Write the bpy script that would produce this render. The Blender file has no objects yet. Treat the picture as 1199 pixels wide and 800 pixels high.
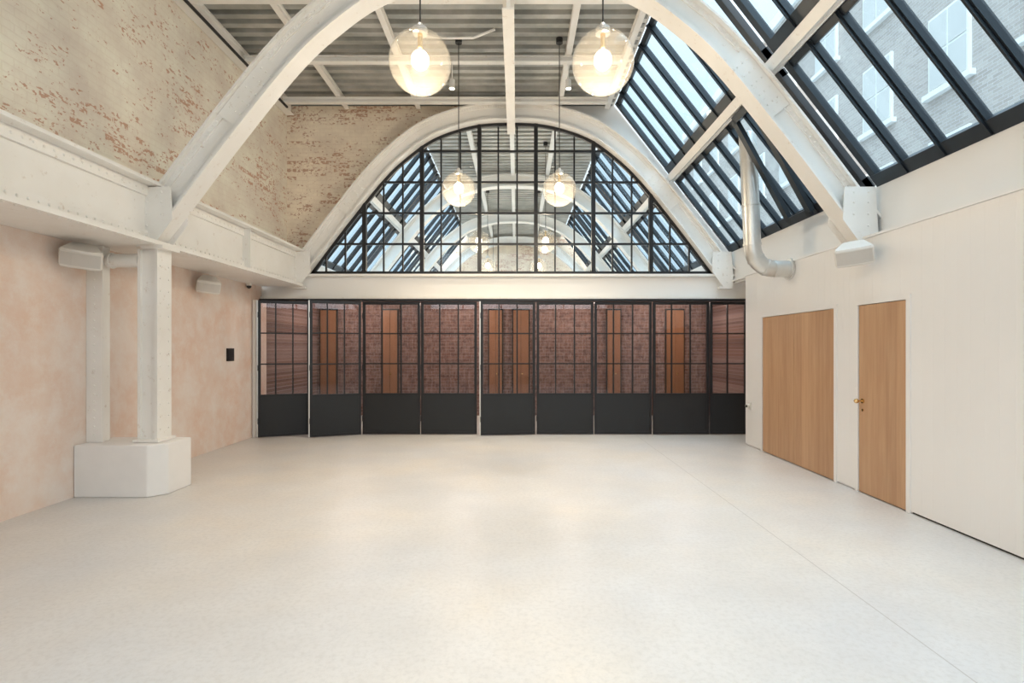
import bpy, math, random
from mathutils import Vector, Matrix
random.seed(4)
scene = bpy.context.scene
scene.view_settings.view_transform = 'Standard'
scene.view_settings.look = 'None'
scene.view_settings.exposure = 0.24

# ------------------------------------------------------------------ materials
def new_mat(name):
    m = bpy.data.materials.new(name); m.use_nodes = True
    nt = m.node_tree; nt.nodes.clear()
    out = nt.nodes.new('ShaderNodeOutputMaterial')
    return m, nt, out
def N(nt, t, **kw):
    n = nt.nodes.new(t)
    for k, v in kw.items():
        if k.startswith('i_'):
            key = k[2:].replace('_', ' ')
            n.inputs[key].default_value = v
        else: setattr(n, k, v)
    return n
def L(nt, a, b): nt.links.new(a, b)
def math_n(nt, op, a, b=None, c=None):
    n = nt.nodes.new('ShaderNodeMath'); n.operation = op
    for i, v in enumerate((a, b, c)):
        if v is None: continue
        if isinstance(v, (int, float)): n.inputs[i].default_value = v
        else: nt.links.new(v, n.inputs[i])
    return n.outputs[0]
def mixc(nt, f, a, b, mode='MIX'):
    n = nt.nodes.new('ShaderNodeMix'); n.data_type = 'RGBA'; n.blend_type = mode
    for s, v in ((0, f), (6, a), (7, b)):
        if isinstance(v, (int, float)): n.inputs[s].default_value = v
        elif isinstance(v, tuple): n.inputs[s].default_value = (*v, 1) if len(v) == 3 else v
        else: nt.links.new(v, n.inputs[s])
    return n.outputs[2]
def noise(nt, vec, scale, detail=4, rough=.55):
    n = N(nt, 'ShaderNodeTexNoise'); n.inputs['Scale'].default_value = scale
    n.inputs['Detail'].default_value = detail; n.inputs['Roughness'].default_value = rough
    if vec is not None: L(nt, vec, n.inputs['Vector'])
    return n.outputs['Fac']
def ramp(nt, f, a, b):
    n = N(nt, 'ShaderNodeMapRange'); L(nt, f, n.inputs[0])
    n.inputs[1].default_value = a; n.inputs[2].default_value = b
    return n.outputs[0]
def pos(nt): return N(nt, 'ShaderNodeNewGeometry').outputs['Position']
def swz(nt, axes, sc=(1, 1, 1)):
    s = N(nt, 'ShaderNodeSeparateXYZ'); L(nt, pos(nt), s.inputs[0])
    c = N(nt, 'ShaderNodeCombineXYZ')
    for i, a in enumerate(axes):
        if a is None: continue
        L(nt, math_n(nt, 'MULTIPLY', s.outputs[a], sc[i]), c.inputs[i])
    return c.outputs[0]
def bsdf(nt, out, col, rough=.6, metal=0, bump=None, bs=.3, bd=.01):
    b = N(nt, 'ShaderNodeBsdfPrincipled')
    if isinstance(col, tuple): b.inputs['Base Color'].default_value = (*col, 1)
    else: L(nt, col, b.inputs['Base Color'])
    if isinstance(rough, (int, float)): b.inputs['Roughness'].default_value = rough
    else: L(nt, rough, b.inputs['Roughness'])
    b.inputs['Metallic'].default_value = metal
    if bump is not None:
        bn = N(nt, 'ShaderNodeBump'); bn.inputs['Strength'].default_value = bs
        bn.inputs['Distance'].default_value = bd
        L(nt, bump, bn.inputs['Height']); L(nt, bn.outputs[0], b.inputs['Normal'])
    L(nt, b.outputs[0], out.inputs[0]); return b

def plain(name, col, rough=.5, metal=0, var=.06, sc=3):
    m, nt, o = new_mat(name)
    f = noise(nt, pos(nt), sc)
    c = mixc(nt, f, tuple(x*(1-var) for x in col), tuple(min(1, x*(1+var)) for x in col))
    bsdf(nt, o, c, rough, metal); return m

def m_brick(name, axes, paint, bare, amount, mortar, strength=.8):
    m, nt, o = new_mat(name)
    v = swz(nt, axes)
    wob = N(nt, 'ShaderNodeTexNoise'); wob.inputs['Scale'].default_value = 5; wob.inputs['Detail'].default_value = 2; L(nt, v, wob.inputs['Vector'])
    vm = N(nt, 'ShaderNodeVectorMath', operation='MULTIPLY_ADD'); L(nt, wob.outputs['Color'], vm.inputs[0]); vm.inputs[1].default_value = (.03, .022, 0); L(nt, v, vm.inputs[2])
    vb = vm.outputs[0]
    bt = N(nt, 'ShaderNodeTexBrick'); L(nt, vb, bt.inputs['Vector'])
    bt.inputs['Scale'].default_value = 1; bt.inputs['Brick Width'].default_value = .225
    bt.inputs['Row Height'].default_value = .075; bt.inputs['Mortar Size'].default_value = .008
    bt.inputs['Mortar Smooth'].default_value = .5
    bt.inputs['Color1'].default_value = (0, 0, 0, 1); bt.inputs['Color2'].default_value = (1, 1, 1, 1)
    bt.inputs['Mortar'].default_value = (.5, .5, .5, 1)
    rnd = N(nt, 'ShaderNodeSeparateColor'); L(nt, bt.outputs[0], rnd.inputs[0]); rnd = rnd.outputs[0]
    nf = noise(nt, swz(nt, axes, (1, 1.4, 1)), 17, 4, .62); nl = noise(nt, swz(nt, axes, (1, 1.8, 1)), .8, 4, .6)
    s = math_n(nt, 'ADD', math_n(nt, 'MULTIPLY', nf, .95), math_n(nt, 'MULTIPLY', nl, .62))
    s = math_n(nt, 'ADD', s, math_n(nt, 'MULTIPLY', rnd, .18))
    mask = ramp(nt, s, 1.09-amount, 1.13-amount)
    notm = math_n(nt, 'SUBTRACT', 1, math_n(nt, 'MULTIPLY', bt.outputs['Fac'], .95))
    mask = math_n(nt, 'MULTIPLY', mask, notm)
    pn = noise(nt, v, 1.6, 6, .65)
    pc = mixc(nt, ramp(nt, pn, .34, .66), tuple(x*.86 for x in paint), tuple(min(.93, x*1.12) for x in paint))
    pc = mixc(nt, math_n(nt, 'MULTIPLY', bt.outputs['Fac'], .15), pc, mortar)
    bc = mixc(nt, noise(nt, v, 30, 3), bare, tuple(min(1, x*1.8) for x in bare))
    col = mixc(nt, math_n(nt, 'MULTIPLY', mask, strength), pc, bc)
    h = math_n(nt, 'SUBTRACT', math_n(nt, 'MULTIPLY', nf, .5), math_n(nt, 'ADD', bt.outputs['Fac'], math_n(nt, 'MULTIPLY', mask, .4)))
    bsdf(nt, o, col, .85, 0, h, .25, .006); return m

BRICK_L = m_brick('painted_brick_side', (1, 2, None), (.90, .79, .67), (.38, .18, .10), .115, (.66, .52, .41), .75)
BRICK_B = m_brick('painted_brick_end', (0, 2, None), (.86, .73, .585), (.32, .155, .09), .15, (.56, .42, .32), .75)

def m_rawbrick(name, axes, c1, c2, mortar, streak=False):
    m, nt, o = new_mat(name)
    v = swz(nt, axes)
    bt = N(nt, 'ShaderNodeTexBrick'); L(nt, v, bt.inputs['Vector'])
    bt.inputs['Scale'].default_value = 1; bt.inputs['Brick Width'].default_value = .225
    bt.inputs['Row Height'].default_value = .075; bt.inputs['Mortar Size'].default_value = .007
    bt.inputs['Color1'].default_value = (*c1, 1); bt.inputs['Color2'].default_value = (*c2, 1)
    bt.inputs['Mortar'].default_value = (*mortar, 1)
    n1 = noise(nt, v, 1.2, 4)
    c = mixc(nt, ramp(nt, n1, .3, .7), bt.outputs[0], mixc(nt, .5, bt.outputs[0], c2))
    if streak:
        n2 = noise(nt, swz(nt, axes, (26, 4, 1)), 1, 5, .6)
        c = mixc(nt, math_n(nt, 'MULTIPLY', ramp(nt, n2, .42, .68), .65), c, tuple(x*1.15 for x in mortar))
        n3 = noise(nt, swz(nt, axes, (7, 9, 1)), 1, 5, .7)
        c = mixc(nt, math_n(nt, 'MULTIPLY', ramp(nt, n3, .48, .64), .6), c, (.055, .03, .028))
    bsdf(nt, o, c, .85); return m
BRICK_DARK = m_rawbrick('brown_brick', (0, 2, None), (.12, .055, .04), (.22, .115, .085), (.31, .235, .22), True)
BRICK_OUT = m_rawbrick('stock_brick_outside', (1, 2, None), (.36, .30, .26), (.48, .41, .36), (.52, .49, .46))

def m_plaster():
    m, nt, o = new_mat('pink_lime_plaster')
    p = pos(nt)
    a = noise(nt, p, 1.3, 6, .65); b = noise(nt, p, 5, 7, .75)
    c = mixc(nt, ramp(nt, a, .36, .64), (.80, .59, .47), (.86, .755, .68))
    c = mixc(nt, math_n(nt, 'MULTIPLY', ramp(nt, b, .45, .68), .55), c, (.89, .82, .76))
    bsdf(nt, o, c, .8, 0, b, .2, .01); return m
PLASTER = m_plaster()

def m_floor():
    m, nt, o = new_mat('pale_polished_concrete')
    p = pos(nt)
    a = noise(nt, p, .55, 3, .5); b = noise(nt, p, 2.4, 6, .6); d = noise(nt, p, 30, 4, .7); e = noise(nt, p, .9, 6, .65)
    c = mixc(nt, ramp(nt, a, .36, .64), (.575, .575, .585), (.69, .63, .555))  # warm patches put the lamps' reflected warmth into the floor colour
    c = mixc(nt, math_n(nt, 'MULTIPLY', ramp(nt, b, .3, .7), .5), c, (.74, .73, .725))
    c = mixc(nt, math_n(nt, 'MULTIPLY', ramp(nt, e, .38, .66), .55), c, (.57, .555, .545))
    c = mixc(nt, math_n(nt, 'MULTIPLY', ramp(nt, d, .45, .68), .34), c, (.44, .42, .40))
    s = N(nt, 'ShaderNodeSeparateXYZ'); L(nt, p, s.inputs[0])
    j = math_n(nt, 'LESS_THAN', math_n(nt, 'ABSOLUTE', math_n(nt, 'SUBTRACT', s.outputs[0], 2.2)), .004)
    c = mixc(nt, math_n(nt, 'MULTIPLY', j, .6), c, (.33, .3, .27))
    r = N(nt, 'ShaderNodeMapRange'); L(nt, b, r.inputs[0]); r.inputs[1].default_value = .2; r.inputs[2].default_value = .8
    r.inputs[3].default_value = .33; r.inputs[4].default_value = .42
    bsdf(nt, o, c, r.outputs[0]); return m
FLOOR = m_floor()

def m_steel():
    m, nt, o = new_mat('white_painted_steel')
    p = pos(nt)
    a = noise(nt, p, 2.0, 4, .5); b = noise(nt, p, 11, 7, .75)
    c = mixc(nt, ramp(nt, a, .3, .7), (.85, .82, .77), (.91, .89, .855))
    c = mixc(nt, math_n(nt, 'MULTIPLY', ramp(nt, b, .60, .70), .5), c, (.52, .40, .29))
    bsdf(nt, o, c, .42, 0, b, .12, .004); return m
STEEL = m_steel()
WHITE = plain('white_wall_paint', (.86, .84, .81), .55, 0, .03, 1.5)
BOARD = plain('white_board_paint', (.86, .84, .82), .34, 0, .02, 1.5)
BLACK = plain('black_steel_frame', (.011, .011, .013), .4, .1, .2)
PANEL = plain('charcoal_door_panel', (.010, .011, .013), .45, 0, .1)
SKYFR = plain('slate_blue_skylight_frame', (.013, .019, .026), .4, .1, .15)
ALU = plain('aluminium_edge', (.7, .68, .65), .35, .6)
GALV = plain('galvanised_duct', (.70, .69, .66), .36, .6, .12, 8)
SPK = plain('speaker_white', (.76, .73, .68), .45)
GRILL = plain('speaker_grille', (.60, .57, .53), .7)
DARK = plain('dark_gap', (.03, .028, .026), .8)
BRASS = plain('brass', (.75, .52, .25), .25, 1)
CABLE = plain('cable_black', (.02, .02, .02), .5)
PLINTH = plain('plinth_whitewash', (.85, .83, .81), .75, 0, .05, 5)

def m_deck():
    m, nt, o = new_mat('grey_metal_decking')
    a = noise(nt, pos(nt), 1.6, 5, .6)
    c = mixc(nt, ramp(nt, a, .35, .65), (.33, .335, .31), (.53, .52, .49))
    bsdf(nt, o, c, .42, .2); return m
DECK = m_deck()

def m_wood(name, c1, c2):
    m, nt, o = new_mat(name)
    v = swz(nt, (0, 1, 2), (9, 9, .7))
    w = noise(nt, v, 1.6, 6, .6); f = noise(nt, swz(nt, (0, 1, 2), (90, 90, 2.2)), 1, 3)
    c = mixc(nt, ramp(nt, w, .3, .7), c1, c2)
    c = mixc(nt, math_n(nt, 'MULTIPLY', f, .45), c, tuple(x*.6 for x in c1))
    s = N(nt, 'ShaderNodeSeparateXYZ'); L(nt, pos(nt), s.inputs[0])
    q = math_n(nt, 'FLOOR', math_n(nt, 'MULTIPLY', s.outputs[1], 6.2))
    wn = N(nt, 'ShaderNodeTexWhiteNoise', noise_dimensions='1D'); L(nt, q, wn.inputs['W'])
    c = mixc(nt, math_n(nt, 'MULTIPLY', wn.outputs[0], .4), c, tuple(min(1, x*1.25) for x in c2))
    bsdf(nt, o, c, .5, 0, f, .08, .003); return m
OAK = m_wood('oak_door', (.45, .245, .13), (.59, .37, .215))
OAK2 = m_wood('orange_wood', (.22, .095, .045), (.31, .145, .07))

def glass_fac(nt, lo, hi, p=4):
    lw = N(nt, 'ShaderNodeLayerWeight'); lw.inputs[0].default_value = .5
    return math_n(nt, 'ADD', lo, math_n(nt, 'MULTIPLY', math_n(nt, 'POWER', lw.outputs['Facing'], p), hi))
def m_glass(name, tint, dif=.0, refl=.9, difcol=(.8, .85, .9), lo=.04, hi=.7):
    m, nt, o = new_mat(name)
    t = N(nt, 'ShaderNodeBsdfTransparent'); t.inputs[0].default_value = (*tint, 1)
    g = N(nt, 'ShaderNodeBsdfGlossy'); g.inputs['Roughness'].default_value = .02
    g.inputs['Color'].default_value = (refl, refl, refl, 1)
    mx = N(nt, 'ShaderNodeMixShader'); L(nt, glass_fac(nt, lo, hi), mx.inputs[0])
    base = t.outputs[0]
    if dif:
        d = N(nt, 'ShaderNodeBsdfDiffuse'); d.inputs[0].default_value = (*difcol, 1)
        tl = N(nt, 'ShaderNodeBsdfTranslucent'); tl.inputs[0].default_value = (*difcol, 1)
        ad = N(nt, 'ShaderNodeMixShader'); ad.inputs[0].default_value = .5
        L(nt, d.outputs[0], ad.inputs[1]); L(nt, tl.outputs[0], ad.inputs[2])
        m2 = N(nt, 'ShaderNodeMixShader'); m2.inputs[0].default_value = dif
        L(nt, t.outputs[0], m2.inputs[1]); L(nt, ad.outputs[0], m2.inputs[2]); base = m2.outputs[0]
    L(nt, base, mx.inputs[1]); L(nt, g.outputs[0], mx.inputs[2]); L(nt, mx.outputs[0], o.inputs[0])
    return m
GL_SKY = m_glass('skylight_glass', (.68, .84, .94), .08, hi=.4)
GL_WIN = m_glass('window_glass', (.95, .96, .96), .0)
GL_DOOR = m_glass('door_glass', (.93, .91, .91), 0, lo=.03)
def m_globe():
    m, nt, o = new_mat('clear_globe_glass')
    t = N(nt, 'ShaderNodeBsdfTransparent'); t.inputs[0].default_value = (.95, .945, .93, 1)
    g = N(nt, 'ShaderNodeBsdfGlossy'); g.inputs['Roughness'].default_value = .03
    d = N(nt, 'ShaderNodeBsdfTranslucent'); d.inputs[0].default_value = (1, .94, .82, 1)
    m2 = N(nt, 'ShaderNodeMixShader'); m2.inputs[0].default_value = .035
    L(nt, t.outputs[0], m2.inputs[1]); L(nt, d.outputs[0], m2.inputs[2])
    mx = N(nt, 'ShaderNodeMixShader'); L(nt, glass_fac(nt, .025, .75, 3.5), mx.inputs[0])
    L(nt, m2.outputs[0], mx.inputs[1]); L(nt, g.outputs[0], mx.inputs[2]); L(nt, mx.outputs[0], o.inputs[0])
    return m
GLOBE = m_globe()
def m_emit(name, col, st):
    m, nt, o = new_mat(name)
    e = N(nt, 'ShaderNodeEmission'); e.inputs[0].default_value = (*col, 1); e.inputs[1].default_value = st
    L(nt, e.outputs[0], o.inputs[0])
    try: m.cycles.emission_sampling = 'NONE'
    except Exception: pass
    return m
BULB = m_emit('glowing_bulb', (1, .88, .66), 12)

# ------------------------------------------------------------------ mesh builder
class MB:
    def __init__(s): s.v = []; s.f = []; s.mi = []; s.mats = []; s.sm = []
    def m(s, mat):
        if mat not in s.mats: s.mats.append(mat)
        return s.mats.index(mat)
    def add(s, vs, fs, mat, smooth=False):
        o = len(s.v); s.v += [tuple(v) for v in vs]; k = s.m(mat)
        for f in fs: s.f.append([i+o for i in f]); s.mi.append(k); s.sm.append(smooth)
    def hexa(s, v, mat):
        s.add(v, [(0, 3, 2, 1), (4, 5, 6, 7), (0, 1, 5, 4), (1, 2, 6, 5), (2, 3, 7, 6), (3, 0, 4, 7)], mat)
    def box(s, x0, x1, y0, y1, z0, z1, mat):
        s.hexa([(x0, y0, z0), (x1, y0, z0), (x1, y1, z0), (x0, y1, z0), (x0, y0, z1), (x1, y0, z1), (x1, y1, z1), (x0, y1, z1)], mat)
    def beam(s, p0, p1, side, w, up, h0, h1, mat):
        p0, p1, side, up = map(Vector, (p0, p1, side, up)); side = side.normalized(); up = up.normalized()
        a = [p0-side*w+up*h0, p1-side*w+up*h0, p1+side*w+up*h0, p0+side*w+up*h0,
             p0-side*w+up*h1, p1-side*w+up*h1, p1+side*w+up*h1, p0+side*w+up*h1]
        s.hexa(a, mat)
    def cyl(s, p0, p1, r, mat, n=16, r1=None, caps=True):
        p0, p1 = Vector(p0), Vector(p1); r1 = r if r1 is None else r1
        d = (p1-p0).normalized(); a = d.orthogonal().normalized(); b = d.cross(a)
        vs = []
        for p, rr in ((p0, r), (p1, r1)):
            for i in range(n):
                t = 2*math.pi*i/n; vs.append(p+(a*math.cos(t)+b*math.sin(t))*rr)
        s.add(vs, [(i, (i+1) % n, n+(i+1) % n, n+i) for i in range(n)], mat, True)
        if caps: s.add(vs, [tuple(range(n-1, -1, -1)), tuple(range(n, 2*n))], mat)
    def sphere(s, c, r, mat, n=32, m=20, sz=1, top=0):
        c = Vector(c); vs = []
        for j in range(m+1):
            t = top+(math.pi-top)*j/m
            for i in range(n):
                a = 2*math.pi*i/n
                vs.append(c+Vector((math.sin(t)*math.cos(a)*r, math.sin(t)*math.sin(a)*r, math.cos(t)*r*sz)))
        fs = [(j*n+i, (j+1)*n+i, (j+1)*n+(i+1) % n, j*n+(i+1) % n) for j in range(m) for i in range(n)]
        s.add(vs, fs, mat, True)
    def rivet(s, p, nrm, r, mat):
        s.cyl(p, Vector(p)+Vector(nrm)*r*.7, r, mat, 8, r*.45)
    def tube(s, pts, r, mat, n=20):
        pts = [Vector(p) for p in pts]; vs = []; a = None
        for i, p in enumerate(pts):
            d = (pts[min(i+1, len(pts)-1)]-pts[max(i-1, 0)]).normalized()
            if a is None: a = d.orthogonal().normalized()
            else: a = (a-d*a.dot(d)).normalized()
            b = d.cross(a)
            for k in range(n):
                t = 2*math.pi*k/n; vs.append(p+(a*math.cos(t)+b*math.sin(t))*r)
        fs = [(j*n+i, (j+1)*n+i, (j+1)*n+(i+1) % n, j*n+(i+1) % n) for j in range(len(pts)-1) for i in range(n)]
        s.add(vs, fs, mat, True)
        s.add(vs[:n], [tuple(range(n))], mat); s.add(vs[-n:], [tuple(range(n))], mat)
    def obj(s, name, bevel=0):
        me = bpy.data.meshes.new(name); me.from_pydata(s.v, [], s.f)
        for m in s.mats: me.materials.append(m)
        me.polygons.foreach_set('material_index', s.mi); me.polygons.foreach_set('use_smooth', s.sm)
        me.update()
        import bmesh
        bm = bmesh.new(); bm.from_mesh(me); bmesh.ops.recalc_face_normals(bm, faces=bm.faces); bm.to_mesh(me); bm.free()
        ob = bpy.data.objects.new(name, me); scene.collection.objects.link(ob)
        if bevel:
            b = ob.modifiers.new('bevel', 'BEVEL'); b.width = bevel; b.segments = 2; b.limit_method = 'ANGLE'
        return ob

# ------------------------------------------------------------------ arch curve (inner edge), world metres
CX = -0.10; RY0 = -4.0; YE = 10.05; YF = 22.0
half = [(0, 5.83), (.70, 5.78), (1.42, 5.55), (1.95, 5.19), (2.41, 4.75), (3.08, 3.92), (3.76, 3.02), (3.97, 2.75)]
ctrl = [(-x, z) for x, z in reversed(half)] + half[1:]
def catmull(P, n=8):
    out = []
    for i in range(len(P)-1):
        p0 = P[max(i-1, 0)]; p1 = P[i]; p2 = P[i+1]; p3 = P[min(i+2, len(P)-1)]
        for k in range(n):
            t = k/n
            out.append(tuple(.5*((2*p1[j])+(-p0[j]+p2[j])*t+(2*p0[j]-5*p1[j]+4*p2[j]-p3[j])*t*t+(-p0[j]+3*p1[j]-3*p2[j]+p3[j])*t**3) for j in (0, 1)))
    out.append(P[-1]); return out
AC = [(x+CX, z) for x, z in catmull(ctrl)]
AN = []
for i in range(len(AC)):
    a = AC[max(i-1, 0)]; b = AC[min(i+1, len(AC)-1)]
    t = Vector((b[0]-a[0], b[1]-a[1])).normalized(); AN.append((-t.y, t.x))
def off(i, o): return (AC[i][0]+AN[i][0]*o, AC[i][1]+AN[i][1]*o)
def arch_z(x):
    for i in range(len(AC)-1):
        if AC[i][0] <= x <= AC[i+1][0]:
            t = (x-AC[i][0])/(AC[i+1][0]-AC[i][0]); return AC[i][1]*(1-t)+AC[i+1][1]*t
    return 2.73
def arch_x(z):
    n = len(AC)//2
    for i in range(n, len(AC)-1):
        if AC[i][1] >= z >= AC[i+1][1]:
            t = (AC[i][1]-z)/(AC[i][1]-AC[i+1][1]+1e-9); return AC[i][0]*(1-t)+AC[i+1][0]*t-CX
    return 0
def sweep(mb, o0, o1, y0, y1, mat, i0=0, i1=None):
    i1 = len(AC)-1 if i1 is None else i1
    vs = []; fs = []
    for i in range(i0, i1+1):
        a = off(i, o0); b = off(i, o1)
        vs += [(a[0], y0, a[1]), (a[0], y1, a[1]), (b[0], y1, b[1]), (b[0], y0, b[1])]
    n = i1-i0
    for k in range(n):
        for j in range(4):
            fs.append((k*4+j, k*4+(j+1) % 4, (k+1)*4+(j+1) % 4, (k+1)*4+j))
    fs += [(0, 1, 2, 3), (n*4+3, n*4+2, n*4+1, n*4)]
    mb.add(vs, fs, mat)

def make_arch(yc, w=.13, feet=True, rivets=True, name='steel_arch'):
    mb = MB()
    sweep(mb, 0, .025, yc-w, yc+w, STEEL)
    sweep(mb, .295, .32, yc-w, yc+w, STEEL)
    sweep(mb, .025, .295, yc-w*.35, yc+w*.35, STEEL)
    sweep(mb, .025, .085, yc-w*.5, yc+w*.5, STEEL)
    sweep(mb, .235, .295, yc-w*.5, yc+w*.5, STEEL)
    if rivets:
        for i in range(1, len(AC)-1):
            for o in (.055, .265):
                for s in (0, .5):
                    a = off(i, o); b = off(i+1, o); p = (a[0]*(1-s)+b[0]*s, yc-w*.5, a[1]*(1-s)+b[1]*s)
                    mb.rivet(p, (0, -1, 0), .013, STEEL)
        for i0 in (17, len(AC)-25):
            sweep(mb, .03, .29, yc-w*.62, yc-w*.34, STEEL, i0, i0+6)
            for i in range(i0+1, i0+6):
                for o in (.09, .16, .23):
                    a = off(i, o); mb.rivet((a[0], yc-w*.62, a[1]), (0, -1, 0), .013, STEEL)
    if feet:
        for sgn in (-1, 1):
            x = CX+sgn*3.93
            for yy in (yc-w-.012, yc+w):
                v = [(x-sgn*.02, yy, 2.72), (x+sgn*.16, yy, 2.72), (x+sgn*.12, yy, 3.38), (x-sgn*.22, yy, 3.38), (x-sgn*.24, yy, 3.02)]
                v2 = [(a, yy+.012, c) for a, _, c in v]
                mb.add(v+v2, [(0, 1, 2, 3, 4), (9, 8, 7, 6, 5)]+[(i, (i+1) % 5, 5+(i+1) % 5, 5+i) for i in range(5)], STEEL)
            mb.box(x-.10, x+.14, yc-w-.02, yc+w+.02, 2.70, 2.74, STEEL)
            for zz in (2.82, 2.95, 3.08, 3.21, 3.32):
                for dx in (-.12, .04):
                    if zz < 3.0 and dx < 0: continue
                    mb.rivet((x+sgn*dx, yc-w-.012, zz), (0, -1, 0), .014, STEEL)
    return mb.obj(name)

for y in (2.0, 5.97): make_arch(y)
make_arch(9.88, .13, True)
for y in (13.9, 17.8, 21.6): make_arch(y, .13, False, False)

# ------------------------------------------------------------------ floor
mb = MB(); mb.box(-5.0, 4.75, RY0-.2, 12.9, -.15, 0, FLOOR); mb.obj('floor')

# ------------------------------------------------------------------ left wall
mb = MB()
mb.box(-5.0, -4.75, RY0, 10.05, 0, 2.78, PLASTER)
mb.obj('wall_left')
mb = MB(); mb.box(-5.0, -4.36, RY0, 10.05, 3.43, 6.35, BRICK_L); mb.obj('wall_left_brick')
mb = MB()
mb.box(-4.745, -4.09, RY0, 9.74, 2.79, 3.40, STEEL)
mb.box(-4.745, -3.93, RY0, 9.74, 2.74, 2.785, STEEL)
mb.box(-4.36, -3.93, RY0, 9.74, 3.39, 3.425, STEEL)
mb.box(-4.09, -4.06, RY0, 9.74, 2.785, 2.90, STEEL)
mb.box(-4.09, -4.06, RY0, 9.74, 3.28, 3.39, STEEL)
v = [(-4.02, RY0, 3.425), (-4.36, RY0, 3.425), (-4.36, RY0, 3.60), (-4.02, 9.74, 3.425), (-4.36, 9.74, 3.425), (-4.36, 9.74, 3.60)]
mb.add(v, [(0, 1, 2), (3, 5, 4), (0, 3, 4, 1), (1, 4, 5, 2), (2, 5, 3, 0)], STEEL)
y = 1.0
while y < 9.7:
    mb.rivet((-4.06, y, 2.845), (1, 0, 0), .015, STEEL)
    mb.rivet((-4.06, y+.05, 3.335), (1, 0, 0), .015, STEEL)
    mb.rivet((-3.975, y, 2.74), (0, 0, -1), .014, STEEL)
    mb.rivet((-3.99, y, 3.425), (0, 0, 1), .014, STEEL)
    y += .1
for y in (3.9, 7.9):
    mb.box(-4.09, -3.97, y-.01, y+.01, 2.785, 3.39, STEEL)
mb.obj('steel_girder')

def column(y):
    mb = MB()
    mb.box(-4.19, -4.16, y-.12, y+.12, .595, 2.70, STEEL)
    mb.box(-4.00, -3.97, y-.12, y+.12, .595, 2.70, STEEL)
    mb.box(-4.16, -4.00, y-.085, y+.085, .595, 2.70, STEEL)
    mb.box(-4.22, -3.94, y-.15, y+.15, .565, .595, STEEL)
    z = .7
    while z < 2.65:
        mb.rivet((-3.97, y-.07, z), (1, 0, 0), .012, STEEL); mb.rivet((-3.97, y+.07, z), (1, 0, 0), .012, STEEL); z += .14
    mb.obj('steel_column')
    mb = MB()
    mb.box(-4.745, -4.60, y-.1, y+.02, .565, 2.735, STEEL)
    mb.box(-4.745, -4.57, y-.13, y-.1, .565, 2.735, STEEL)
    z = .65
    while z < 2.7: mb.rivet((-4.66, y-.13, z), (0, -1, 0), .012, STEEL); z += .09
    mb.obj('steel_pilaster')
    mb = MB()
    P = [(-4.745, y-.30), (-3.96, y-.30), (-3.82, y-.16), (-3.82, y+.25), (-4.745, y+.25)]
    n = len(P); vs = [(a, b, 0) for a, b in P]+[(a, b, .56) for a, b in P]
    mb.add(vs, [tuple(range(n-1, -1, -1)), tuple(range(n, 2*n))]+[(i, (i+1) % n, n+(i+1) % n, n+i) for i in range(n)], PLINTH)
    mb.obj('column_plinth', .012)
column(5.97); column(2.0)

# ------------------------------------------------------------------ right wall with boards and doors
doors = [(5.19, 5.91), (6.37, 8.22)]
mb = MB()
segs = [(RY0, 5.13, 0), (5.13, 5.97, 1), (5.97, 6.31, 0), (6.31, 8.28, 1), (8.28, 8.84, 0)]
for a, b, d in segs:
    n = max(1, round((b-a)/.135)); w = (b-a)/n
    for i in range(n):
        y0 = a+i*w+.0001; y1 = a+(i+1)*w-.0001
        z0 = 2.13 if d else .02
        c = .0007
        P = [(3.84, y0), (3.84, y1), (3.82+c, y1), (3.82, y1-c), (3.82, y0+c), (3.82+c, y0)]
        vs = [(p, q, z0) for p, q in P]+[(p, q, 2.80) for p, q in P]
        mb.add(vs, [tuple(range(5, -1, -1)), tuple(range(6, 12))]+[(k, (k+1) % 6, 6+(k+1) % 6, 6+k) for k in range(6)], BOARD)
for a, b, z0, z1 in ((RY0, 5.13, 0, 2.8), (5.97, 6.31, 0, 2.8), (8.28, 8.84, 0, 2.8), (5.13, 5.97, 2.13, 2.8), (6.31, 8.28, 2.13, 2.8)):
    mb.box(3.84, 4.1, a, b, z0, z1, BOARD)
mb.box(3.95, 4.1, 5.13, 5.97, 0, 2.13, DARK); mb.box(3.95, 4.1, 6.31, 8.28, 0, 2.13, DARK)
mb.box(3.838, 3.842, RY0, 5.13, 0, .02, DARK)  # dark strip paints in the shadow of the gap under the boards
mb.obj('wall_right')
mb = MB()
mb.box(4.02, 4.75, RY0, 10.05, 2.80, 3.40, WHITE)
mb.box(4.60, 4.75, 8.84, 10.05, 0, 2.80, WHITE)
mb.box(4.1, 4.60, 8.78, 8.84, 0, 2.80, WHITE)
mb.box(3.96, 4.02, RY0, 10.0, 2.83, 2.86, STEEL)
mb.obj('wall_right_upper')
mb = MB(); mb.box(3.80, 4.02, RY0, 8.84, 2.80, 2.825, BOARD); mb.obj('trim_1')

def door(k, y0, y1, leaves):
    mb = MB()
    for a, b in ((y0-.06, y0-.006), (y1+.006, y1+.06)): mb.box(3.808, 3.945, a, b, 0, 2.13, BOARD)
    mb.box(3.808, 3.945, y0-.006, y1+.006, 2.08, 2.13, BOARD)
    w = (y1-y0)/leaves
    for i in range(leaves):
        a = y0+i*w+.003; b = y0+(i+1)*w-.003
        nb = 3 if leaves == 1 else 4
        bw = (b-a)/nb
        for j in range(nb):
            mb.box(3.818, 3.86, a+j*bw+.0006, a+(j+1)*bw-.0006, .012, 2.074, OAK)
    if leaves == 1:
        hy = y1-.07
        mb.cyl((3.818, hy, 1.02), (3.806, hy, 1.02), .026, BRASS)
        mb.cyl((3.81, hy, 1.02), (3.76, hy, 1.02), .009, BRASS)
        mb.sphere((3.745, hy, 1.02), .026, BRASS, 16, 10)
        mb.cyl((3.818, hy, .92), (3.81, hy, .92), .014, BRASS)
    mb.obj('door_%d' % k)
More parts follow.
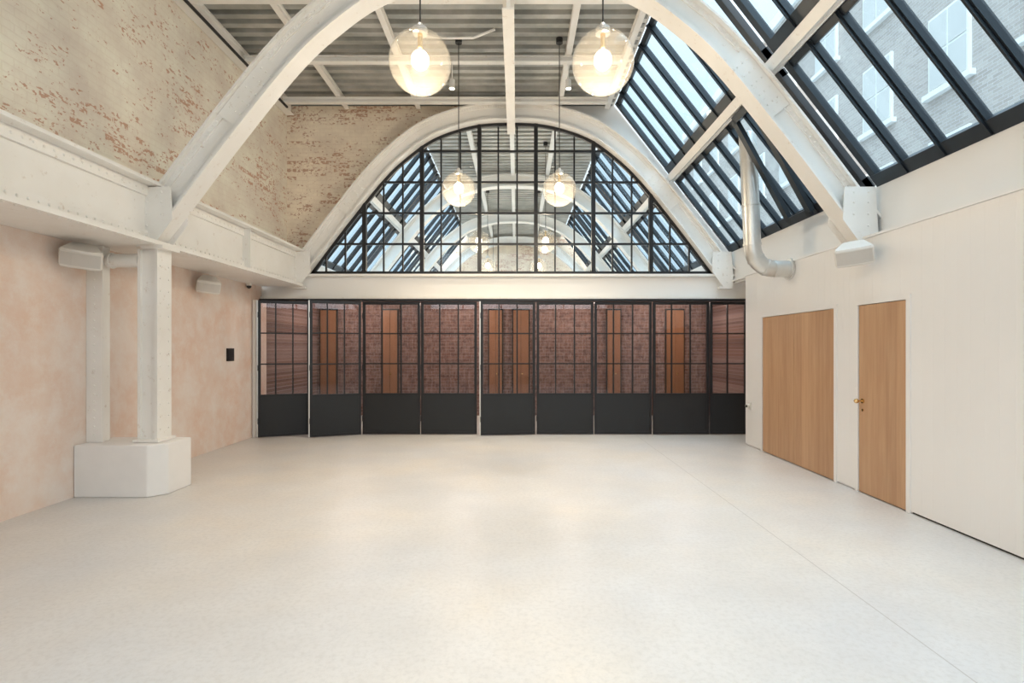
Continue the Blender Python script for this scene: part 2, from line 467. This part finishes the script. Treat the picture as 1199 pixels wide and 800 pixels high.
door(1, *doors[0], 1); door(2, *doors[1], 2)

# ------------------------------------------------------------------ back wall with arched opening
def roof_z(x): return 6.20 if x < 1.85 else 6.20-(x-1.85)*1.2727
def end_wall(y0, y1, name, mat, xl, xr, zb=2.98):
    mb = MB(); xs = sorted(set([xl, xr, 1.85]+[off(i, .12)[0] for i in range(len(AC))]+[xl+.001]))
    xs = [x for x in xs if xl <= x <= xr]
    pts = {i: off(i, .12) for i in range(len(AC))}
    def zb_(x):
        P = [pts[i] for i in range(len(AC))]
        for a, b in zip(P, P[1:]):
            if a[0] <= x <= b[0]: t = (x-a[0])/(b[0]-a[0]+1e-9); return max(zb, a[1]*(1-t)+b[1]*t)
        return zb
    for a, b in zip(xs, xs[1:]):
        if b-a < 1e-4: continue
        ta, tb = roof_z(a), roof_z(b)
        za, zb2 = zb_(a), zb_(b)
        if ta <= za and tb <= zb2: continue
        mb.hexa([(a, y0, za), (b, y0, zb2), (b, y1, zb2), (a, y1, za), (a, y0, max(ta, za)), (b, y0, max(tb, zb2)), (b, y1, max(tb, zb2)), (a, y1, max(ta, za))], mat)
    return mb.obj(name)
end_wall(10.05, 10.3, 'wall_back', BRICK_B, -5.0, -.8)
end_wall(10.05, 10.3, 'wall_back_white', WHITE, -.8, 4.05)
mb = MB()
mb.box(-4.74, 4.59, 9.84, 10.3, 2.56, 2.98, WHITE)
mb.box(-4.74, 4.59, 9.76, 10.3, 2.93, 2.975, WHITE)
mb.box(-4.74, 4.59, 9.79, 9.90, 2.515, 2.56, STEEL)
mb.obj('trim_2')
mb = MB(); mb.box(-4.74, 4.59, 9.74, 9.90, 2.47, 2.512, BLACK); mb.obj('door_track')
mb = MB(); mb.box(-4.74, -4.68, 9.50, 9.62, 0, 2.47, WHITE); mb.box(-4.68, -4.66, 9.53, 9.60, 0, 2.47, OAK); mb.obj('door_jamb')

# arch window
mb = MB(); y0, y1 = 9.93, 9.99
sweep(mb, -.055, .01, y0, y1, BLACK, 2, len(AC)-3)
zb = 2.985
hw = arch_x(3.05)
mb.box(CX-hw, CX+hw, y0, y1, zb, zb+.06, BLACK)
thick = [-2.86, -1.78, -.70, .36, 1.44, 2.52]
xs = [(-3.94, 0)]+[(t, 1) for t in thick]+[(3.60, 0)]
for i, (x, th) in enumerate(xs):
    if th: mb.box(x-.036, x+.036, y0-.015, y1+.015, zb, arch_z(x), BLACK)
    if i+1 < len(xs):
        x2 = xs[i+1][0]
        for t in (1/3, 2/3):
            xx = x+(x2-x)*t
            if arch_z(xx) > 3.1 and abs(xx-CX) < 3.7: mb.box(xx-.014, xx+.014, y0+.01, y1-.01, zb, arch_z(xx), BLACK)
for z in (3.56, 4.14, 4.72, 5.30):
    h = arch_x(z); mb.box(CX-h, CX+h, y0+.005, y1-.005, z-.018, z+.018, BLACK)
n = len(AC); gp = [AC[i] for i in range(2, n-2)]
for a, b in zip(gp, gp[1:]):
    mb.add([(a[0], 9.96, zb), (b[0], 9.96, zb), (b[0], 9.96, b[1]), (a[0], 9.96, a[1])], [(0, 1, 2, 3)], GL_WIN)
mb.obj('window_1')

# folding door leaves
def leaf(xa, ya, xb, yb, edge=False):
    mb = MB(); A = Vector((xa, ya, 0)); B = Vector((xb, yb, 0)); d = (B-A); W = d.length; d.normalize(); nrm = Vector((d.y, -d.x, 0))
    def bx(u0, u1, z0, z1, t0, t1, mat):
        v = []
        for z in (z0, z1):
            for u, t in ((u0, t0), (u1, t0), (u1, t1), (u0, t1)):
                p = A+d*u+nrm*t; v.append((p.x, p.y, z))
        mb.hexa(v, mat)
    Z0, ZP, Z1 = .012, .76, 2.46
    bx(0, .045, Z0, Z1, -.025, .025, BLACK); bx(W-.045, W, Z0, Z1, -.025, .025, BLACK)
    bx(.045, W-.045, Z1-.05, Z1, -.025, .025, BLACK); bx(.045, W-.045, Z0, Z0+.05, -.025, .025, BLACK)
    bx(.045, W-.045, ZP-.03, ZP+.01, -.025, .025, BLACK)
    bx(.045, W-.045, Z0+.05, ZP-.03, -.018, .018, PANEL)
    for t in (1/3, 2/3): bx(W*t-.012, W*t+.012, ZP+.01, Z1-.05, -.016, .016, BLACK)
    for k in (1, 2):
        z = ZP+(Z1-.03-ZP)*k/3; bx(.045, W-.045, z-.012, z+.012, -.016, .016, BLACK)
    bx(.045, W-.045, ZP+.01, Z1-.05, -.003, .003, GL_DOOR)
    if edge: bx(-.022, -.002, Z0, Z1, -.026, .026, ALU)
    for z in (.3, 1.25, 2.2):
        p = A+nrm*.028; mb.cyl((p.x, p.y, z-.05), (p.x, p.y, z+.05), .009, BLACK, 8)
    mb.obj('folding_glazed_door')
for a in [(-4.62, 9.46, -3.83, 9.80, True), (-3.70, 9.47, -2.88, 9.80, True), (-2.85, 9.82, -1.79, 9.82), (-1.77, 9.82, -.74, 9.82),
          (-.66, 9.70, .34, 9.80, True), (.37, 9.82, 1.42, 9.82), (1.44, 9.82, 2.50, 9.82), (2.52, 9.80, 3.56, 9.82), (3.58, 9.82, 4.55, 9.82)]:
    leaf(*a)

# ------------------------------------------------------------------ lower lobby behind folding doors
mb = MB(); mb.box(-5.0, 4.75, 12.6, 12.85, 0, 2.85, BRICK_DARK); mb.obj('wall_lobby')
mb = MB(); mb.box(-5.0, -4.75, 10.06, 12.6, 0, 2.85, BRICK_DARK); mb.obj('wall_lobby_left')
mb = MB(); mb.box(4.6, 4.75, 10.06, 12.6, 0, 2.85, BRICK_DARK); mb.obj('wall_lobby_right')
mb = MB(); mb.box(-5.0, 4.75, 10.31, YF, 2.86, 3.0, WHITE); mb.obj('floor_mezzanine')
def lobby_door(x, w=.5):
    mb = MB(); mb.box(x-w/2-.03, x+w/2+.03, 12.55, 12.59, 0, 2.54, BLACK)
    mb.box(x-w/2, x-.004, 12.52, 12.55, .01, 2.5, OAK2); mb.box(x+.004, x+w/2, 12.52, 12.55, .01, 2.5, OAK2)
    mb.cyl((x+.03, 12.52, 1), (x+.03, 12.47, 1), .012, BRASS); mb.sphere((x+.03, 12.46, 1), .022, BRASS, 12, 8)
    mb.obj('wooden_door')
for x, w in ((-4.46, .36), (-3.0, .34), (-.5, .3), (.1, .36), (2.3, .3), (3.75, .4)): lobby_door(x, w)

# ------------------------------------------------------------------ ceiling: metal decking
def deck(x0, x1, y0, y1, name):
    mb = MB(); P = []; y = y0
    while y < y1:
        P += [(y, 6.23), (y+.10, 6.23), (y+.12, 6.31), (y+.19, 6.31)]; y += .21
    P.append((y1, 6.23)); P = [(min(a, y1), b) for a, b in P]
    vs = []
    for a, b in P: vs += [(x0, a, b), (x1, a, b)]
    mb.add(vs, [(2*i, 2*i+1, 2*i+3, 2*i+2) for i in range(len(P)-1)], DECK)
    mb.box(x0, x1, y0, y1, 6.33, 6.45, DECK)
    return mb.obj(name)
deck(-4.98, 1.83, RY0, 10.3, 'ceiling'); deck(-2.05, 1.83, 10.32, YF, 'ceiling_beyond')
def ibeam(x, y0, y1, w, z0, z1, name='ceiling_beam', along='y'):
    mb = MB()
    def bb(a0, a1, z0, z1):
        if along == 'y': mb.box(x+a0, x+a1, y0, y1, z0, z1, STEEL)
        else: mb.box(y0, y1, x+a0, x+a1, z0, z1, STEEL)
    bb(-w, w, z0, z0+.02); bb(-w, w, z1-.02, z1); bb(-w*.3, w*.3, z0+.02, z1-.02)
    return mb.obj(name)
ibeam(-.10, 6.12, 9.70, .07, 5.52, 5.80); ibeam(-.10, RY0, 1.86, .07, 5.86, 6.16); ibeam(-.10, 2.14, 5.82, .07, 5.86, 6.16)
for x in (-1.85, .80, 1.70, -3.2):
    ibeam(x, RY0, 10.0, .045, 6.12, 6.225)
for y in (4.2, 6.75, 8.2, 9.55): ibeam(y, -4.2, 1.64, .05, 6.02, 6.115, along='x')
ibeam(-4.28, RY0, 10.0, .07, 6.0, 6.225)
for x in (-1.0, .80, -.1): ibeam(x, 10.4, YF, .05, 6.12, 6.225)
mb = MB()
mb.tube([(-4.12, 1, 5.93), (-4.12, 9.5, 5.93)], .022, CABLE, 8)
mb.tube([(-1.4, 7.35, 6.0), (-1.25, 7.3, 5.90), (-.95, 7.25, 5.85), (-.6, 7.3, 5.88), (-.3, 7.3, 6.0)], .018, STEEL, 8)
mb.obj('electrical_conduit')

# ------------------------------------------------------------------ skylights
T = Vector((1.85, 0, 6.27)); B = Vector((4.06, 0, 3.42)); S = (B-T).normalized(); NR = Vector((-S.z, 0, S.x)).normalized()
if NR.z < 0: NR = -NR
SL = (B-T).length
def skylight(y0, y1, mirror, name, spacing=.5, vent=None):
    mb = MB()
    def pt(s, y):
        p = T+S*s; x = p.x if not mirror else 2*CX-p.x
        return Vector((x, y, p.z))
    up = NR if not mirror else Vector((-NR.x, 0, NR.z))
    sd = (pt(1, 0)-pt(0, 0)).normalized()
    mid = SL*.50
    for a, b in ((.06, mid-.09), (mid+.09, SL-.02)):
        mb.beam(pt(a+.04, y0), pt(a+.04, y1), sd, .04, up, -.03, .05, SKYFR)
        mb.beam(pt(b-.06, y0), pt(b-.06, y1), sd, .07, up, -.05, .05, SKYFR)
        n = max(1, round((y1-y0)/spacing)); w = (y1-y0)/n
        for i in range(n+1):
            y = y0+i*w; ww = .045 if i in (0, n) else .028
            y = min(max(y, y0+.045), y1-.045)
            mb.beam(pt(a, y), pt(b, y), (0, 1, 0), ww, up, -.045, .03, SKYFR)
            if i not in (0, n): mb.beam(pt(a, y), pt(b, y), (0, 1, 0), ww*.35, up, -.07, -.045, SKYFR)
        g = [pt(a, y0)+up*.012, pt(b, y0)+up*.012, pt(b, y1)+up*.012, pt(a, y1)+up*.012]
        mb.add(g, [(0, 1, 2, 3)], GL_SKY)
    if vent:
        va, vb = vent
        a0 = mid+.12; b0 = SL-.12; top0, top1 = pt(a0, va)-up*.08, pt(a0, vb)-up*.08
        dd = (sd*math.cos(.16)-up*math.sin(.16)).normalized(); nn = (up*math.cos(.16)+sd*math.sin(.16)).normalized(); LL = b0-a0
        for t in (top0, top1): mb.beam(t, t+dd*LL, (0, 1, 0), .05, nn, -.03, .03, SKYFR)
        for q in (0, LL): mb.beam(top0+dd*q, top1+dd*q, dd, .05, nn, -.03, .03, SKYFR)
    return mb.obj(name)
bays = [(RY0+.05, 1.93), (2.07, 5.90), (6.04, 9.98)]
k = 2
for a, b in bays:
    skylight(a, b, False, 'window_%d' % k, .5, (6.7, 7.2) if a > 6 else None); k += 1
for a, b in ((10.35, 13.8), (14.0, 17.7), (17.9, 21.5)):
    for mir in (False, True):
        skylight(a, b, mir, 'window_%d' % k, .62); k += 1
def purlin(y0, y1, mir):
    mb = MB(); p = T+S*SL*.5; x = p.x if not mir else 2*CX-p.x
    up = NR if not mir else Vector((-NR.x, 0, NR.z)); sd = Vector((S.x if not mir else -S.x, 0, S.z))
    a = Vector((x, y0, p.z)); b = Vector((x, y1, p.z))
    mb.beam(a, b, sd, .085, up, -.07, .05, STEEL); mb.beam(a, b, sd, .05, up, -.16, -.07, STEEL)
    mb.obj('roof_purlin')
purlin(RY0, 10.0, False); purlin(10.35, YF, False); purlin(10.35, YF, True)
mb = MB(); mb.box(1.72, 1.86, RY0, 10.3, 6.24, 6.45, STEEL); mb.obj('trim_3')
mb = MB(); mb.box(4.0, 4.2, 10.31, YF, 3.0, 3.38, WHITE); mb.obj('wall_beyond_right')
mb = MB(); mb.box(-4.4, -4.2, 10.31, YF, 3.0, 3.38, WHITE); mb.obj('wall_beyond_left')
mb = MB(); mb.box(-4.4, 4.2, YF, YF+.2, 3.0, 6.3, BRICK_B); mb.obj('wall_beyond_end')

# rear wall behind the camera: solid below against reflections, opening above added for daylight
mb = MB()
mb.box(-5.0, -3.9, RY0-.2, RY0, 0, 6.35, BRICK_B); mb.box(3.7, 4.75, RY0-.2, RY0, 0, 3.4, BRICK_B)
mb.box(-3.9, 3.7, RY0-.2, RY0, 0, 3.3, BRICK_B); mb.box(-3.9, 1.85, RY0-.2, RY0, 5.9, 6.35, BRICK_B)
mb.obj('wall_rear')
mb = MB()
for x in (-3.88, -2.4, -.9, .6, 2.1, 3.66): mb.box(x-.03, x+.03, RY0-.12, RY0-.06, 3.3, 5.9 if x < 2 else 3.8, BLACK)
mb.box(-3.88, 3.68, RY0-.12, RY0-.06, 3.3, 3.36, BLACK)
mb.box(-3.88, 2.1, RY0-.12, RY0-.06, 4.5, 4.56, BLACK)
mb.obj('window_20')

# ------------------------------------------------------------------ globe pendants
def pendant(x, y, z, r=.25, light=40):
    mb = MB()
    mb.sphere((x, y, z), r, GLOBE, 40, 26, 1, .22)
    zt = z+r*.975
    mb.cyl((x, y, zt-.012), (x, y, zt+.035), .058, ALU, 24); mb.cyl((x, y, zt+.035), (x, y, zt+.075), .03, ALU, 20, .018)
    mb.cyl((x, y, zt-.13), (x, y, zt-.01), .02, BRASS, 16)
    mb.cyl((x, y, zt+.07), (x, y, 6.17), .0065, CABLE, 8)
    mb.cyl((x, y, 6.15), (x, y, 6.225), .05, CABLE, 20)
    mb.sphere((x, y, z+.02), .072, BULB, 20, 14, 1.1)
    ob = mb.obj('globe_pendant_lamp')
    ld = bpy.data.lights.new('bulb_light', 'POINT'); ld.energy = light; ld.color = (1, .82, .60); ld.shadow_soft_size = .07
    lo = bpy.data.objects.new('bulb_light', ld); lo.location = (x, y, z-.13); scene.collection.objects.link(lo)
    lo.parent = ob
pendant(-.784, 4.3, 3.92); pendant(.70, 4.3, 3.92)
pendant(-.866, 7.9, 3.97); pendant(.637, 7.9, 3.97)
for y in (11.9, 15.5, 19.1): pendant(-.85, y, 4.0, .25, 25); pendant(.65, y, 4.0, .25, 25)

# ------------------------------------------------------------------ spotlights
def spot(x, y, z, tx, ty, e=120, size=1.5, col=(1, .92, .80)):
    mb = MB(); p = Vector((x, y, z)); d = (Vector((tx, ty, 0))-p).normalized()
    mb.cyl((x, y, z+.05), (x, y, 6.0), .008, STEEL, 8)
    mb.cyl(p-d*.06, p+d*.08, .04, SPK, 16, .045)
    mb.cyl(p+d*.081, p+d*.083, .036, BULB, 16)
    ob = mb.obj('ceiling_spotlight')
    ld = bpy.data.lights.new('spot_beam', 'SPOT'); ld.energy = e; ld.spot_size = size; ld.spot_blend = .8; ld.color = col; ld.shadow_soft_size = .15
    lo = bpy.data.objects.new('spot_beam', ld); lo.location = p+d*.12
    lo.rotation_euler = d.to_track_quat('-Z', 'Y').to_euler(); scene.collection.objects.link(lo); lo.parent = ob
spot(-1.0, 8.2, 5.7, -1.2, 8.0, 360, col=(1, .84, .62)); spot(.80, 8.2, 5.7, .9, 8.0, 260, col=(1, .84, .62))
spot(-1.0, 4.2, 5.7, -1.0, 4.6, 200); spot(.80, 4.2, 5.7, 1.1, 4.6, 190)  # out-of-view spots, added as fill light for the room
spot(-1.0, 1.2, 5.7, -2.0, 1.8, 210); spot(.80, 1.2, 5.7, 1.8, 1.8, 190)  # more unseen spots added as fill, nearer the camera
for x in (-3.6, -1.2, 1.2, 3.4):  # unseen lamps added to brighten the lobby brick
    mb = MB(); mb.cyl((x, 11.5, 2.855), (x, 11.5, 2.80), .05, BLACK, 16)
    ob = mb.obj('lobby_fill_lamp')
    ld = bpy.data.lights.new('lobby_fill_light', 'POINT'); ld.energy = 30; ld.color = (1, .88, .80); ld.shadow_soft_size = .06
    lo = bpy.data.objects.new('lobby_fill_light', ld); lo.location = (x, 11.5, 2.7); scene.collection.objects.link(lo); lo.parent = ob

# ------------------------------------------------------------------ speakers, duct, small fittings
def speaker(x, y, z, side, w=.34, h=.2):
    mb = MB(); s = side
    rot = Matrix.Rotation(math.radians(-s*32), 3, 'Z') @ Matrix.Rotation(math.radians(28), 3, 'X') @ Matrix.Rotation(math.radians(s*-6), 3, 'Y')
    def tr(p): return tuple(rot @ Vector(p)+Vector((x, y, z)))
    prof = []
    for (px, py) in ((-.5, -.32), (-.47, -.42), (-.2, -.46), (.2, -.46), (.47, -.42), (.5, -.32), (.30, .36), (.22, .42), (-.22, .42), (-.30, .36)):
        prof.append((px*w, py*.3))
    n = len(prof)
    vs = [tr((a*.92, b*.92, -h/2)) for a, b in prof]+[tr((a, b, -h/2+.02)) for a, b in prof]+[tr((a, b, h/2-.02)) for a, b in prof]+[tr((a*.92, b*.92, h/2)) for a, b in prof]
    fs = [tuple(range(n-1, -1, -1)), tuple(range(3*n, 4*n))]
    for r in range(3): fs += [(r*n+i, r*n+(i+1) % n, (r+1)*n+(i+1) % n, (r+1)*n+i) for i in range(n)]
    mb.add(vs, fs, SPK)
    g = [(a*.96, b-.004) for a, b in prof[0:6]]
    vs = [tr((a, b, -h/2+.03)) for a, b in g]+[tr((a, b, h/2-.03)) for a, b in g]
    mb.add(vs, [(i, i+1, 7+i, 6+i) for i in range(5)], GRILL)
    wallx = -4.748 if s < 0 else 3.818
    mb.cyl((x, y+.05, z), (wallx, y+.12, z), .02, SPK, 12)
    mb.cyl((wallx, y+.12, z), (wallx-s*.012, y+.12, z), .05, SPK, 16)
    mb.obj('wall_speaker')
speaker(-4.55, 5.55, 2.57, -1, .36, .2); speaker(-4.57, 7.85, 2.55, -1, .32, .19); speaker(3.62, 5.68, 2.62, 1, .36, .2)

mb = MB(); mb.cyl((-4.56, 5.92, 2.58), (-4.20, 5.92, 2.58), .075, STEEL, 20); mb.cyl((-4.54, 5.92, 2.58), (-4.51, 5.92, 2.58), .088, STEEL, 20); mb.obj('white_pipe')

mb = MB(); pts = [(3.22, 7.4, 4.60), (3.245, 7.4, 4.2), (3.27, 7.4, 3.6), (3.29, 7.4, 3.05)]
for i in range(1, 9):
    a = math.pi/2*i/8; pts.append((3.29+.30*(1-math.cos(a)), 7.4, 3.05-.02-.32*math.sin(a)))
pts.append((3.815, 7.4, 2.71))
mb.tube(pts, .115, GALV, 24)
for i in (1, 2, 3, 6, 9, 11):
    a = Vector(pts[i]); d = (Vector(pts[min(i+1, len(pts)-1)])-Vector(pts[i-1])).normalized(); mb.cyl(a-d*.015, a+d*.015, .123, GALV, 24)
mb.cyl((3.79, 7.4, 2.71), (3.817, 7.4, 2.71), .15, GALV, 24)
mb.obj('ventilation_duct')

mb = MB(); mb.box(-4.748, -4.725, 8.66, 8.86, 1.39, 1.60, BLACK); mb.box(-4.725, -4.72, 8.68, 8.84, 1.41, 1.58, PANEL); mb.obj('wall_control_panel')
mb = MB(); mb.cyl((-4.70, 9.3, 2.70), (-4.70, 9.3, 2.738), .045, SPK); mb.sphere((-4.70, 9.3, 2.69), .04, BLACK, 16, 10); mb.obj('dome_camera')
mb = MB(); mb.box(3.80, 3.819, 8.60, 8.70, .60, .72, SPK); mb.cyl((3.80, 8.65, .67), (3.74, 8.62, .66), .028, SPK); mb.cyl((3.74, 8.62, .66), (3.735, 8.618, .66), .02, BLACK); mb.obj('wall_socket')

# ------------------------------------------------------------------ neighbouring building
mb = MB()
mb.box(9.5, 10, -6, 30, -1, 13.5, BRICK_OUT)
mb.box(9.38, 9.6, -6, 30, 13.3, 13.7, WHITE)
for zz in (4.6, 7.4, 10.2):
    y = -4.5
    while y < 29:
        mb.box(9.44, 9.5, y-.55, y+.55, zz, zz+1.7, WHITE)
        for a, b in ((y-.5, y-.03), (y+.03, y+.5)):
            for c, d in ((zz+.06, zz+.82), (zz+.88, zz+1.64)): mb.box(9.42, 9.445, a, b, c, d, GRILL)
        mb.box(9.36, 9.5, y-.65, y+.65, zz-.12, zz, WHITE)
        y += 2.3
mb.obj('neighbouring_building')

# ------------------------------------------------------------------ world: overcast sky
w = bpy.data.worlds.new('overcast_sky'); scene.world = w; w.use_nodes = True
nt = w.node_tree; bg = nt.nodes['Background']
tc = nt.nodes.new('ShaderNodeTexCoord'); sp = nt.nodes.new('ShaderNodeSeparateXYZ'); L(nt, tc.outputs['Generated'], sp.inputs[0])
z = math_n(nt, 'MAXIMUM', sp.outputs[2], 0)
k1 = math_n(nt, 'ADD', .95, math_n(nt, 'MULTIPLY', math_n(nt, 'POWER', z, 3), 3.2))
k2 = math_n(nt, 'ADD', 1.0, math_n(nt, 'MULTIPLY', math_n(nt, 'MAXIMUM', math_n(nt, 'MULTIPLY', sp.outputs[1], -1), 0), 2.4))
L(nt, math_n(nt, 'MULTIPLY', k1, k2), bg.inputs[1])
bg.inputs[0].default_value = (.80, .92, 1.0, 1)

# ------------------------------------------------------------------ camera
cd = bpy.data.cameras.new('camera'); cam = bpy.data.objects.new('camera', cd); scene.collection.objects.link(cam)
cam.location = (0, 0, 1.6); cam.rotation_euler = (math.radians(90), 0, 0)
cd.sensor_width = 36; cd.lens = 18.62; cd.shift_x = -.0046; cd.shift_y = .0067; cd.clip_start = .05; cd.clip_end = 200
scene.camera = cam
